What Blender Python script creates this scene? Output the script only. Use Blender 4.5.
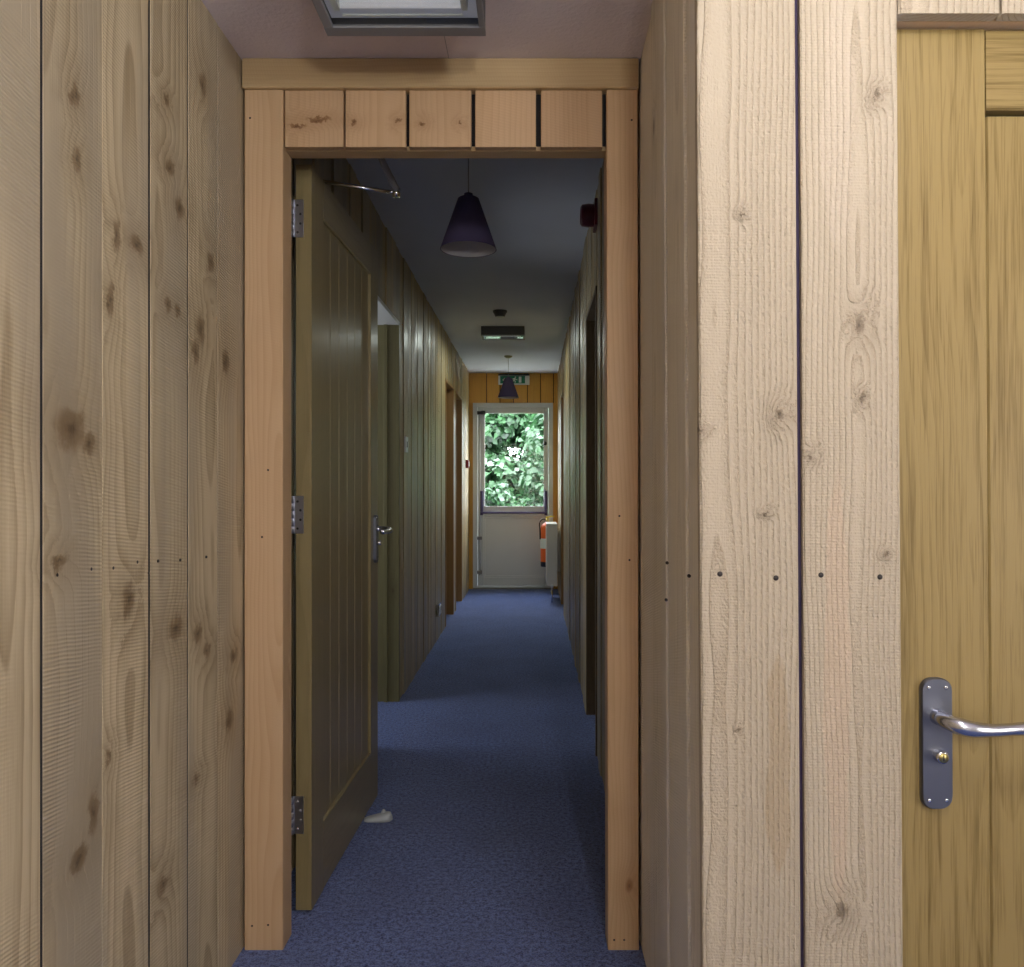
import bpy, bmesh, math, random
from mathutils import Vector, Matrix
PI = math.pi
sc = bpy.context.scene
COL = sc.collection
for o in list(bpy.data.objects): bpy.data.objects.remove(o)

# ---------------------------------------------------------------- camera, world, lights, exposure
HE = 1.166                       # eye height
cam = bpy.data.cameras.new('camera'); cam.sensor_width = 36; cam.lens = 800 / 1024 * 36
cam.shift_x = -22 / 1024; cam.shift_y = 2.5 / 1024; cam.clip_start = .05; cam.clip_end = 200
camo = bpy.data.objects.new('camera', cam); COL.objects.link(camo)
camo.location = (0, 0, HE); camo.rotation_euler = (PI / 2, 0, 0); sc.camera = camo
sc.view_settings.view_transform = 'Standard'; sc.view_settings.look = 'None'
sc.view_settings.exposure = 0.0; sc.view_settings.gamma = 1.0; sc.view_settings.use_curve_mapping = False
sc.cycles.use_denoising = True
sc.cycles.max_bounces = 10; sc.cycles.diffuse_bounces = 6

w = bpy.data.worlds.new('world'); sc.world = w; w.use_nodes = True
w.node_tree.nodes['Background'].inputs[0].default_value = (.86, .94, 1, 1)
w.node_tree.nodes['Background'].inputs[1].default_value = 20

def lamp(name, kind, loc, rot, energy, color=(1, 1, 1), size=(1, 1), **kw):
    l = bpy.data.lights.new(name, kind); l.energy = energy; l.color = color
    if kind == 'AREA': l.shape = 'RECTANGLE'; l.size, l.size_y = size
    for k, v in kw.items(): setattr(l, k, v)
    o = bpy.data.objects.new(name, l); COL.objects.link(o); o.location = loc; o.rotation_euler = rot
    return o
sun = lamp('sun', 'SUN', (0, 6, 12), (math.radians(38), 0, math.radians(-25)), 1.6, (1, .97, .9)); sun.data.angle = .2
lamp('room_ceiling_lamp', 'POINT', (.50, .50, 2.10), (0, 0, 0), 22, (.98, .98, 1), shadow_soft_size=.09)
lamp('rear_fill_lamp', 'POINT', (.36, -1.0, 1.72), (0, 0, 0), 56, (1, .97, .93), shadow_soft_size=.08)  # unseen fill added behind the camera, well below the ceiling
lamp('side_fill_light', 'AREA', (2.15, -.15, 1.2), (0, PI / 2, 0), 19, (1, .97, .95), (1.2, 1.0))  # unseen fill added for the left wall; the wall behind it is solid
lamp('side_room_window_light', 'AREA', (-2.2, 3.95, 1.35), (0, -PI / 2, 0), 16, (.88, .94, 1), (1.1, 1.0))
lamp('corridor_fixture_light', 'AREA', (-.25, 6.48, 2.36), (0, 0, 0), 6.5, (.90, 1, .93), (.3, .15))
po = lamp('door_sky_portal', 'AREA', (-.22, 9.13, 1.35), (-PI / 2, 0, 0), 1, (1, 1, 1), (.64, 1.0)); po.data.cycles.is_portal = True

# ---------------------------------------------------------------- node helpers / materials
class NB:
    def __init__(s, name):
        s.m = bpy.data.materials.new(name); s.m.use_nodes = True; s.t = s.m.node_tree
        s.b = s.t.nodes['Principled BSDF']
    def n(s, typ, **kw):
        x = s.t.nodes.new(typ)
        for k, v in kw.items(): setattr(x, k, v)
        return x
    def l(s, a, b): s.t.links.new(a, b)
    def put(s, sock, v):
        if isinstance(v, (int, float)): sock.default_value = v
        elif isinstance(v, (tuple, list)):
            sock.default_value = tuple(v) + ((1,) if len(v) == 3 and sock.type == 'RGBA' else ())
        else: s.l(v, sock)
    def math(s, op, a, b=0, c=None, clamp=False):
        x = s.n('ShaderNodeMath', operation=op, use_clamp=clamp)
        s.put(x.inputs[0], a); s.put(x.inputs[1], b)
        if c is not None: s.put(x.inputs[2], c)
        return x.outputs[0]
    def vm(s, op, a, b=(0, 0, 0)):
        x = s.n('ShaderNodeVectorMath', operation=op); s.put(x.inputs[0], a); s.put(x.inputs[1], b)
        return x.outputs['Value'] if op == 'LENGTH' else x.outputs[0]
    def mr(s, v, a, b, c=0, d=1, smooth=True):
        x = s.n('ShaderNodeMapRange', interpolation_type='SMOOTHSTEP' if smooth else 'LINEAR')
        s.put(x.inputs['Value'], v)
        for k, q in zip(('From Min', 'From Max', 'To Min', 'To Max'), (a, b, c, d)): x.inputs[k].default_value = q
        return x.outputs['Result']
    def mix(s, f, a, b, blend='MIX'):
        x = s.n('ShaderNodeMix', data_type='RGBA', blend_type=blend)
        s.put(x.inputs[0], f); s.put(x.inputs[6], a); s.put(x.inputs[7], b); return x.outputs[2]
    def noise(s, vec, scale, detail=2, rough=.5, out=0):
        x = s.n('ShaderNodeTexNoise'); s.put(x.inputs['Vector'], vec)
        x.inputs['Scale'].default_value = scale; x.inputs['Detail'].default_value = detail
        x.inputs['Roughness'].default_value = rough; return x.outputs[out]
    def bump(s, h, strength, dist, normal=None):
        x = s.n('ShaderNodeBump'); x.inputs['Strength'].default_value = strength; x.inputs['Distance'].default_value = dist
        s.put(x.inputs['Height'], h)
        if normal is not None: s.l(normal, x.inputs['Normal'])
        s.l(x.outputs[0], s.b.inputs['Normal']); return x.outputs[0]

def plain(name, col, rough=.5, metal=0, bump=0, scale=200, emit=None, spec=.5, var=0):
    q = NB(name); b = q.b
    b.inputs['Base Color'].default_value = (*col, 1); b.inputs['Roughness'].default_value = rough
    b.inputs['Metallic'].default_value = metal; b.inputs['Specular IOR Level'].default_value = spec
    tc = q.n('ShaderNodeTexCoord').outputs['Object']
    nz = q.noise(tc, scale, 3)
    if var: q.l(q.mix(nz, tuple(c * (1 - var) for c in col), tuple(min(1, c * (1 + var)) for c in col)), b.inputs['Base Color'])
    if bump: q.bump(nz, bump, .002)
    if emit: b.inputs['Emission Color'].default_value = (*emit[0], 1); b.inputs['Emission Strength'].default_value = emit[1]
    return q.m

def wood(name, light, dark, ring=.006, contrast=.6, fibre=.25, knots=.5, knotcol=(.10, .06, .03), saw=.3, sawp=.007,
         sawslant=6, rough=.6, bump=.4, warp=.05, vary=.25, spots=(), axes='yz', fur=0, grey=None, streaks=(), blotch=.3, spec=.4, coat=0):
    q = NB(name)
    a = q.n('ShaderNodeAttribute', attribute_name='bc').outputs['Vector']
    br = q.n('ShaderNodeAttribute', attribute_name='br').outputs['Fac']
    sx = q.n('ShaderNodeSeparateXYZ'); q.l(a, sx.inputs[0]); X, Y, Z = sx.outputs
    slow = q.vm('MULTIPLY', a, (4, 1.3, 4))
    wn = q.vm('MULTIPLY', q.vm('SUBTRACT', q.noise(slow, 1, 2, .5, 1), (.5, .5, .5)), (warp, 0, warp))
    p = q.vm('ADD', q.vm('MULTIPLY', a, (1, .03, 1)), wn)
    tc = q.n('ShaderNodeTexCoord').outputs['Object']
    # knots from cells in the board plane
    kd = q.math('MULTIPLY', q.math('FLOOR', q.math('MULTIPLY', br, 97)), 3.7)
    cv = q.n('ShaderNodeCombineXYZ'); q.l(q.math('MULTIPLY', X, 7), cv.inputs[0]); q.l(q.math('MULTIPLY', Y, 3.2), cv.inputs[1]); q.l(kd, cv.inputs[2])
    jit = q.vm('ADD', cv.outputs[0], q.vm('MULTIPLY', q.noise(a, 14, 2, .5, 1), (.12, .12, 0)))
    vo = q.n('ShaderNodeTexVoronoi'); q.l(jit, vo.inputs['Vector']); vo.inputs['Scale'].default_value = 1
    dist = vo.outputs['Distance']
    sc_ = q.n('ShaderNodeSeparateColor'); q.l(vo.outputs['Color'], sc_.inputs[0])
    gate = q.math('GREATER_THAN', knots, sc_.outputs[0])
    dist = q.math('ADD', dist, q.math('MULTIPLY', q.math('SUBTRACT', 1, gate), 5))
    # explicit knots
    if spots:
        so = q.n('ShaderNodeSeparateXYZ'); q.l(tc, so.inputs[0])
        A = so.outputs[1] if axes[0] == 'y' else so.outputs[0]
        wob = q.math('MULTIPLY', q.math('SUBTRACT', q.noise(tc, 38, 4, .7), .5), .045)
        for (u, v, ru, rv) in spots:
            du = q.math('DIVIDE', q.math('ADD', q.math('SUBTRACT', A, u), wob), ru * 14)
            dv = q.math('DIVIDE', q.math('ADD', q.math('SUBTRACT', so.outputs[2], v), wob), rv * 14)
            dist = q.math('MINIMUM', dist, q.math('SQRT', q.math('ADD', q.math('MULTIPLY', du, du), q.math('MULTIPLY', dv, dv))))
    halo = q.mr(dist, .0, .38, 1, 0); core = q.mr(dist, .035, .085, 1, 0); eye = q.mr(dist, .0, .035, 1, 0)
    sp = q.n('ShaderNodeSeparateXYZ'); q.l(p, sp.inputs[0])
    r = q.math('SQRT', q.math('ADD', q.math('MULTIPLY', sp.outputs[0], sp.outputs[0]), q.math('MULTIPLY', sp.outputs[2], sp.outputs[2])))
    r = q.math('ADD', r, q.math('MULTIPLY', q.math('MULTIPLY', halo, halo), .022))
    rw = q.math('FRACT', q.math('DIVIDE', r, ring))
    rw = q.math('MULTIPLY', q.math('POWER', rw, 2.2), q.mr(rw, .9, 1, 1, 0))
    fv = q.vm('MULTIPLY', a, (420, 9, 420)); fb = q.noise(fv, 1, 3, .6)
    fv2 = q.vm('MULTIPLY', a, (70, 2.2, 70)); fb2 = q.noise(fv2, 1, 3, .6)
    bl = q.noise(q.vm('MULTIPLY', a, (9, 2.5, 9)), 1, 3, .55)
    f = q.math('ADD', q.math('MULTIPLY', rw, contrast), q.math('MULTIPLY', q.math('SUBTRACT', fb, .5), fibre * 2))
    f = q.math('ADD', f, q.math('MULTIPLY', q.math('SUBTRACT', fb2, .5), fibre * 2.4))
    f = q.math('ADD', f, q.math('MULTIPLY', q.math('SUBTRACT', bl, .45), blotch * 2), clamp=True)
    col = q.mix(f, light, dark)
    if grey: col = q.mix(q.mr(q.noise(q.vm('MULTIPLY', a, (6, .9, 6)), 1, 2), .42, .62), col, grey)
    for (u, v, ru, rv, c, amt) in streaks:
        so = q.n('ShaderNodeSeparateXYZ'); q.l(tc, so.inputs[0])
        wob = q.math('MULTIPLY', q.math('SUBTRACT', q.noise(tc, 9, 3), .5), .035)
        A = so.outputs[1] if axes[0] == 'y' else so.outputs[0]
        du = q.math('DIVIDE', q.math('ADD', q.math('SUBTRACT', A, u), wob), ru)
        dv = q.math('DIVIDE', q.math('SUBTRACT', so.outputs[2], v), rv)
        dd = q.math('ADD', q.math('MULTIPLY', du, du), q.math('MULTIPLY', dv, dv))
        col = q.mix(q.mr(dd, .8, 1.15, amt, 0), col, c)
    val = q.math('ADD', 1 - vary / 2, q.math('MULTIPLY', br, vary))
    sy = q.math('ADD', q.math('MULTIPLY', Y, 1 / sawp), q.math('MULTIPLY', X, sawslant / sawp * .04))
    sw = q.math('SINE', q.math('MULTIPLY', q.math('ADD', sy, q.math('MULTIPLY', q.noise(a, 12, 2), .8)), 2 * PI))
    swm = q.math('MULTIPLY', sw, q.mr(q.noise(q.vm('MULTIPLY', a, (5, 2, 5)), 1, 1), .35, .6))
    val = q.math('MULTIPLY', val, q.math('ADD', 1, q.math('MULTIPLY', swm, saw * .16)))
    col = q.mix(1.0, col, val, 'MULTIPLY')
    col = q.mix(q.math('MULTIPLY', halo, .30), col, tuple(.5 * (k + d) for k, d in zip(knotcol, dark)))
    col = q.mix(q.math('MULTIPLY', core, .7), col, knotcol)
    col = q.mix(q.math('MULTIPLY', eye, .6), col, tuple(k * .35 for k in knotcol))
    q.l(col, q.b.inputs['Base Color'])
    h = q.math('ADD', q.math('MULTIPLY', rw, -.4), q.math('MULTIPLY', fb, .5))
    h = q.math('ADD', h, q.math('MULTIPLY', swm, saw))
    if fur:
        fz = q.noise(q.vm('MULTIPLY', a, (230, 150, 230)), 1, 2, .6)
        h = q.math('ADD', h, q.math('MULTIPLY', q.math('MULTIPLY', q.math('ADD', rw, .25), fz), fur))
    nrm_ = q.bump(h, bump, .0022); q.l(nrm_, q.b.inputs['Coat Normal'])
    q.b.inputs['Roughness'].default_value = rough; q.b.inputs['Specular IOR Level'].default_value = spec
    if coat:
        q.b.inputs['Coat Weight'].default_value = coat; q.b.inputs['Coat Roughness'].default_value = .2
    return q.m

def Lk(px, py, rx, ry):          # a knot seen at a pixel of the near left wall -> (y, z, ry, rz)
    s = (534 - px) / .728
    return (800 / s, HE + (486 - py) / s, rx * 800 * .728 / (534 - px) ** 2, ry / s)
def Fk(px, py, rx, ry):          # facing boards
    return ((px - 534) / 627, HE + (486 - py) / 627, rx / 627, ry / 627)
left_knots = [Lk(*k) for k in ((76, 96, 5, 14), (78, 160, 5, 14), (72, 430, 18, 24), (90, 445, 7, 14), (60, 562, 9, 9), (118, 235, 4, 18),
    (138, 245, 8, 10), (168, 100, 4, 7), (172, 168, 5, 8), (182, 208, 5, 12), (170, 305, 4, 8), (180, 310, 4, 7), (205, 85, 4, 12),
    (203, 330, 5, 18), (198, 352, 4, 14), (213, 262, 4, 12), (130, 600, 6, 20), (95, 812, 6, 24), (80, 860, 9, 14), (110, 758, 4, 10),
    (178, 628, 8, 13), (200, 634, 5, 10), (209, 650, 4, 9), (198, 780, 4, 6), (165, 885, 5, 10), (228, 362, 4, 14), (232, 720, 4, 12), (236, 655, 4, 8), (112, 300, 4, 18))]
face_knots = [Fk(781, 413, 6, 7), Fk(862, 322, 6, 10), Fk(842, 910, 8, 10), Fk(742, 214, 3, 3), Fk(767, 512, 3, 3), Fk(738, 730, 2, 2), Fk(700, 430, 4, 3), Fk(862, 398, 3, 5), Fk(876, 95, 4, 6), Fk(886, 555, 3, 3), Fk(812, 455, 3, 4)]
M = {}
M['left'] = wood('near_left_boards', (.50, .405, .26), (.23, .165, .085), ring=.013, contrast=.68, blotch=.5, knots=.0, knotcol=(.13, .075, .03), saw=.4, sawp=.0065, sawslant=3,
                 spots=left_knots, axes='yz', grey=(.37, .305, .21), rough=.62, bump=.55, vary=.22)
M['right'] = wood('near_right_boards', (.76, .69, .55), (.50, .44, .32), ring=.008, contrast=.5, knots=.15, saw=.15, sawp=.006, fur=1.6, bump=.6, grey=(.72, .67, .57), rough=.65)
M['face'] = wood('facing_rough_boards', (.475, .40, .295), (.325, .25, .16), ring=.0085, contrast=.50, fibre=.14, knots=.0, knotcol=(.15, .11, .07), saw=.09, sawp=.0047, sawslant=.6,
                 spots=face_knots, axes='xz', fur=3.2, bump=.8, vary=.06, warp=.05, rough=.8, blotch=.12,
                 streaks=[(*Fk(778, 765, 13, 110), (.38, .28, .165), .5), (*Fk(838, 690, 13, 215), (.50, .38, .27), .6), (*Fk(838, 120, 16, 130), (.56, .47, .37), .3)])
M['post'] = wood('planed_frame_timber', (.58, .395, .225), (.45, .275, .125), ring=.009, contrast=.5, fibre=.15, knots=.7, knotcol=(.27, .12, .04), saw=.08, rough=.5, bump=.15, vary=.12, warp=.07)
def Sk(px, py, rx, ry): return ((px - 534) / 398, HE + (486 - py) / 398, rx / 398, ry / 398)
M['slat'] = wood('short_board_timber', (.56, .37, .21), (.42, .26, .12), ring=.011, contrast=.45, fibre=.2, knots=.0, knotcol=(.16, .06, .01), saw=.15, rough=.5, bump=.25, vary=.15, warp=.05,
                 spots=[Sk(*k) for k in ((297, 125, 10, 2.2), (318, 119, 14, 3), (353, 122, 3.5, 3), (398, 120, 3, 3), (423, 122, 3, 3), (460, 122, 2.5, 2.5))], axes='xz')
M['beam'] = wood('beam_timber', (.50, .36, .19), (.38, .25, .11), ring=.010, contrast=.35, fibre=.2, knots=.3, knotcol=(.20, .10, .03), saw=.1, rough=.5, bump=.2, vary=.1)
M['corr'] = wood('varnished_corridor_boards', (.50, .37, .17), (.33, .22, .09), ring=.010, contrast=.45, knots=.35, saw=.4, rough=.45, bump=1.0, fur=.8, vary=.35, grey=(.36, .30, .18), coat=.5)
M['orange'] = wood('orange_pine_boards', (.70, .37, .06), (.52, .24, .035), ring=.010, contrast=.4, knots=.3, saw=.1, rough=.4, bump=.3, vary=.25, coat=.2)
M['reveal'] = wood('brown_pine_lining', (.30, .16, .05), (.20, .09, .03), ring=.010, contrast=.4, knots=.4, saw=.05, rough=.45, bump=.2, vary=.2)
M['darkpine'] = wood('dark_brown_lining', (.12, .085, .045), (.08, .05, .025), knots=.3, saw=.05)  # darker brown variant of the doorway lining
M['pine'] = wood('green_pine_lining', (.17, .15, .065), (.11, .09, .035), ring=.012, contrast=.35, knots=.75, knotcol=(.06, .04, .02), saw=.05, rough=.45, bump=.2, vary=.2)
M['oak'] = wood('oak_door_timber', (.30, .215, .082), (.115, .07, .017), ring=.012, contrast=.35, fibre=.8, knots=0, saw=0, rough=.42, bump=.22, vary=.14, warp=.10, blotch=.35, spec=.3)
M['oak_dim'] = wood('oak_corridor_door_timber', (.27, .215, .10), (.17, .13, .055), ring=.016, contrast=.3, fibre=.4, knots=0, saw=0, rough=.36, bump=.2, vary=.14, warp=.1, coat=.3)
M['black'] = plain('dark_gap_shade', (.012, .011, .012), .9)  # near-black stands in for shade in and behind board gaps
M['gap'] = plain('dark_violet_gap', (.03, .018, .05), .8)
M['white'] = plain('white_gloss_paint', (.74, .74, .72), .35, var=.04)
M['upvc'] = plain('white_door_plastic', (.64, .67, .68), .35, var=.03, scale=8)
M['steel'] = plain('satin_steel', (.20, .21, .25), .42, 1, bump=.02, scale=400)
M['satin'] = plain('brushed_lever_steel', (.55, .56, .62), .24, 1)
M['chrome'] = plain('polished_steel', (.70, .71, .74), .14, 1)
M['hinge'] = plain('hinge_steel', (.50, .52, .58), .33, 1)
M['blackp'] = plain('black_plastic', (.02, .02, .022), .4)
M['bar'] = plain('violet_black_bar', (.05, .04, .13), .35)
M['brass'] = plain('brass', (.55, .45, .18), .3, 1)
M['nail'] = plain('rusty_nail_head', (.035, .028, .025), .5, .4)
M['maroon'] = plain('maroon_plastic', (.10, .008, .02), .35)
M['red'] = plain('red_plastic', (.34, .02, .03), .35)
M['extred'] = plain('orange_red_enamel', (.80, .13, .02), .3)
M['grey'] = plain('grey_metal_tray', (.24, .24, .245), .5, var=.08, scale=30)
M['darkgrey'] = plain('dark_grey_housing', (.07, .072, .075), .5)
M['reflect'] = plain('white_reflector', (.62, .62, .66), .3, emit=((.85, .88, 1), .10))  # faint glow added to brighten the reflector, itself no light source
M['tube'] = plain('fluorescent_tube', (.8, .8, .8), .3, emit=((.92, .95, 1), .25))
M['ledbar'] = plain('emergency_lens', (.6, .7, .62), .3, emit=((.78, 1, .84), 1.0))
M['cream'] = plain('cream_radiator_enamel', (.72, .70, .62), .35)
M['green'] = plain('exit_green', (.01, .20, .10), .4)
M['signwhite'] = plain('sign_white', (.72, .78, .72), .4)
M['yellow'] = plain('yellow_tag', (.70, .62, .05), .4)
M['wedge'] = plain('pale_rubber', (.50, .54, .55), .32)
M['olive'] = plain('olive_plastic', (.20, .19, .08), .5)
M['groove'] = plain('groove_shadow_line', (.06, .05, .02), .8)
M['bark'] = plain('shrub_bark', (.10, .075, .05), .8, bump=.4, scale=60)
def shade_mat():
    q = NB('purple_fabric_shade'); tc = q.n('ShaderNodeTexCoord').outputs['Object']
    nz = q.noise(tc, 500, 2)
    geo = q.n('ShaderNodeNewGeometry')
    q.l(q.mix(nz, (.070, .058, .135), (.11, .088, .19)), q.b.inputs['Base Color']); q.b.inputs['Roughness'].default_value = .8
    q.bump(nz, .3, .001); return q.m
M['shade'] = shade_mat()
M['lining'] = plain('shade_lining', (.50, .49, .50), .7)
M['bulb'] = plain('frosted_bulb', (.75, .75, .72), .25)
def carpet():
    q = NB('blue_cord_carpet'); tc = q.n('ShaderNodeTexCoord').outputs['Object']
    n1 = q.noise(tc, 190, 3, .75); n2 = q.noise(tc, 75, 3, .6); n3 = q.noise(tc, 3.5, 3, .6)
    f = q.math('ADD', q.math('MULTIPLY', n1, .7), q.math('MULTIPLY', n2, .5))
    f = q.mr(f, .46, .76)
    c = q.mix(f, (.012, .027, .13), (.17, .26, .62))
    c = q.mix(q.mr(n3, .35, .7, 0, .35), c, (.045, .070, .21))
    q.l(c, q.b.inputs['Base Color']); q.b.inputs['Roughness'].default_value = .95; q.b.inputs['Specular IOR Level'].default_value = .15
    q.b.inputs['Sheen Weight'].default_value = .25
    q.bump(f, .7, .004); return q.m
M['carpet'] = carpet()
def plaster(name, c, b, sc=90):
    q = NB(name); tc = q.n('ShaderNodeTexCoord').outputs['Object']
    n = q.noise(tc, sc, 4, .6); n2 = q.noise(tc, 4, 2)
    q.l(q.mix(n2, tuple(x * .93 for x in c), tuple(x * 1.05 for x in c)), q.b.inputs['Base Color'])
    q.b.inputs['Roughness'].default_value = .75; q.bump(n, b, .004); return q.m
M['ceil'] = plaster('stippled_ceiling', (.68, .61, .62), .8)
M['ceil2'] = plaster('corridor_ceiling_paint', (.62, .66, .74), .25, 40)
M['wallpaint'] = plaster('room_wall_paint', (.6, .57, .52), .2)
def glass():
    q = NB('clear_pane'); t = q.n('ShaderNodeBsdfTransparent'); g = q.n('ShaderNodeBsdfGlossy'); g.inputs['Roughness'].default_value = .02
    fr = q.n('ShaderNodeLayerWeight'); fc = q.math('ADD', q.math('MULTIPLY', q.math('POWER', fr.outputs['Facing'], 5), .8), .035); mx = q.n('ShaderNodeMixShader')
    q.l(fc, mx.inputs[0]); q.l(t.outputs[0], mx.inputs[1]); q.l(g.outputs[0], mx.inputs[2])
    q.l(mx.outputs[0], q.t.nodes['Material Output'].inputs[0]); return q.m
M['glass'] = glass()
def leafmat(name, c1, c2, c3=None):
    q = NB(name); br = q.n('ShaderNodeAttribute', attribute_name='br').outputs['Fac']
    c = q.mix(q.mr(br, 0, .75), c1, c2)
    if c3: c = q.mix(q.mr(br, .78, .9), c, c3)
    q.l(c, q.b.inputs['Base Color']); q.b.inputs['Roughness'].default_value = .5
    q.b.inputs['Subsurface Weight'].default_value = 0
    tr = q.n('ShaderNodeBsdfTranslucent'); q.l(c, tr.inputs[0]); mx = q.n('ShaderNodeMixShader'); mx.inputs[0].default_value = .3
    q.l(q.b.outputs[0], mx.inputs[1]); q.l(tr.outputs[0], mx.inputs[2]); q.l(mx.outputs[0], q.t.nodes['Material Output'].inputs[0])
    return q.m
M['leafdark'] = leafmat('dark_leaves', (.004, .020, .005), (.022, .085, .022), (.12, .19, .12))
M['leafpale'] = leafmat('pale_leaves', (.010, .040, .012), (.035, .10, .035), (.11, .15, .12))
M['bounce_paving'] = plain('pale_bounce_concrete', (.55, .54, .50), .8, bump=.2, scale=60, var=.08)
M['grass'] = plain('meadow_grass', (.022, .05, .015), .8, bump=.5, scale=30, var=.5)

# ---------------------------------------------------------------- mesh helpers
LEAN = .0062
def lean2(p): return (p[0] + (1.94 - p[2]) * LEAN * max(.25, 1 - (p[1] - 1.3)), p[1], p[2])
def lean(p): return (p[0] + (1.94 - p[2]) * LEAN, p[1], p[2])
class MB:
    def __init__(s): s.v = []; s.f = []; s.bc = []; s.br = []; s.mi = []; s.sm = []
    def add(s, verts, faces, grain='z', seed=None, mi=0, smooth=False, off=None):
        seed = random.random() if seed is None else seed
        n = len(s.v); rr = random.Random(seed * 1e6)
        ox, oy, oz = rr.uniform(-.09, .09), rr.uniform(0, 40), rr.uniform(.03, .10)
        if off: ox, oz = off
        xs = [sum(p[i] for p in verts) / len(verts) for i in range(3)]
        for p in verts:
            x, y, z = (p[i] - xs[i] for i in range(3))
            c = {'z': (x + y * .0, z, y), 'x': (z, x, y), 'y': (x, y, z)}[grain]
            if grain == 'z' and s.flip: c = (y, z, x)
            s.v.append(p); s.bc.append((c[0] + ox, c[1] + oy, c[2] + oz)); s.br.append(seed)
        for f in faces: s.f.append([n + i for i in f]); s.mi.append(mi); s.sm.append(smooth)
    flip = False
    def box(s, x0, x1, y0, y1, z0, z1, grain='z', ch=.0015, **kw):
        """box with its four long edges (along the grain) chamfered"""
        x0, x1 = min(x0, x1), max(x0, x1); y0, y1 = min(y0, y1), max(y0, y1); z0, z1 = min(z0, z1), max(z0, z1)
        if grain == 'z': R = ((x0, x1), (y0, y1), (z0, z1)); P = lambda a, b, c: (a, b, c)
        elif grain == 'x': R = ((y0, y1), (z0, z1), (x0, x1)); P = lambda a, b, c: (c, a, b)
        else: R = ((z0, z1), (x0, x1), (y0, y1)); P = lambda a, b, c: (b, c, a)
        (a0, a1), (b0, b1), (c0, c1) = R
        ch = min(ch, (a1 - a0) * .3, (b1 - b0) * .3)
        pr = [(a0 + ch, b0), (a1 - ch, b0), (a1, b0 + ch), (a1, b1 - ch), (a1 - ch, b1), (a0 + ch, b1), (a0, b1 - ch), (a0, b0 + ch)]
        vs = [P(a, b, c0) for a, b in pr] + [P(a, b, c1) for a, b in pr]
        fs = [[i, (i + 1) % 8, (i + 1) % 8 + 8, i + 8] for i in range(8)] + [list(range(7, -1, -1)), list(range(8, 16))]
        s.add(vs, fs, grain, **kw)
    def prism(s, pts, y0, y1, axis='y', **kw):
        """outline pts (a,b) extruded along axis: y -> pts are (x,z); x -> (y,z); z -> (x,y)"""
        F = {'y': lambda a, b, c: (a, c, b), 'x': lambda a, b, c: (c, a, b), 'z': lambda a, b, c: (a, b, c)}[axis]
        n = len(pts)
        vs = [F(a, b, y0) for a, b in pts] + [F(a, b, y1) for a, b in pts]
        fs = [[i, (i + 1) % n, (i + 1) % n + n, i + n] for i in range(n)] + [list(range(n - 1, -1, -1)), list(range(n, 2 * n))]
        s.add(vs, fs, **kw)
    def lathe(s, prof, c=(0, 0, 0), axis='z', seg=32, **kw):
        vs = []; fs = []
        for r, h in prof:
            for k in range(seg):
                a = 2 * PI * k / seg; u, v = r * math.cos(a), r * math.sin(a)
                d = {'z': (u, v, h), 'y': (u, h, v), 'x': (h, u, v)}[axis]
                vs.append(tuple(c[i] + d[i] for i in range(3)))
        for j in range(len(prof) - 1):
            for k in range(seg):
                a = j * seg + k; b = j * seg + (k + 1) % seg; fs.append([a, b, b + seg, a + seg])
        kw.setdefault('smooth', True); s.add(vs, fs, **kw)
    def tube(s, pts, rad, seg=12, caps=True, steps=6, squash=1, **kw):
        P = [Vector(p) for p in pts]; R = rad if isinstance(rad, (list, tuple)) else [rad] * len(P)
        if len(P) > 2 and steps > 1:
            Q = []; RR = []
            for i in range(len(P) - 1):
                p0, p1, p2, p3 = P[max(i - 1, 0)], P[i], P[i + 1], P[min(i + 2, len(P) - 1)]
                for k in range(steps):
                    t = k / steps
                    Q.append(.5 * ((2 * p1) + (p2 - p0) * t + (2 * p0 - 5 * p1 + 4 * p2 - p3) * t * t + (3 * p1 - p0 - 3 * p2 + p3) * t ** 3))
                    RR.append(R[i] + (R[i + 1] - R[i]) * t)
            P = Q + [P[-1]]; R = RR + [R[-1]]
        vs = []; fs = []; up = Vector((0, 0, 1))
        for i, p in enumerate(P):
            t = (P[min(i + 1, len(P) - 1)] - P[max(i - 1, 0)]).normalized()
            ref = up if abs(t.z) < .9 else Vector((0, 1, 0))
            a = t.cross(ref).normalized(); b = a.cross(t).normalized()
            for k in range(seg):
                q = 2 * PI * k / seg; vs.append(tuple(p + a * R[i] * math.cos(q) + b * R[i] * squash * math.sin(q)))
        for i in range(len(P) - 1):
            for k in range(seg):
                x = i * seg + k; y = i * seg + (k + 1) % seg; fs.append([x, y, y + seg, x + seg])
        if caps: fs.append(list(range(seg))[::-1]); fs.append([(len(P) - 1) * seg + k for k in range(seg)])
        s.add(vs, fs, smooth=True, **kw)
    def build(s, name, mats, parent=None, fn=None, label=None):
        me = bpy.data.meshes.new(name)
        me.from_pydata([fn(p) if fn else p for p in s.v], [], s.f)
        mats = mats if isinstance(mats, list) else [mats]
        for m in mats: me.materials.append(M[m])
        me.polygons.foreach_set('material_index', s.mi); me.polygons.foreach_set('use_smooth', s.sm)
        a = me.attributes.new('bc', 'FLOAT_VECTOR', 'POINT'); a.data.foreach_set('vector', [c for v in s.bc for c in v])
        b = me.attributes.new('br', 'FLOAT', 'POINT'); b.data.foreach_set('value', s.br)
        bm = bmesh.new(); bm.from_mesh(me); bmesh.ops.recalc_face_normals(bm, faces=bm.faces); bm.to_mesh(me); bm.free()
        o = bpy.data.objects.new(name, me); COL.objects.link(o)
        if parent: o.parent = parent
        if label: o['label'] = label
        return o
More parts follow.
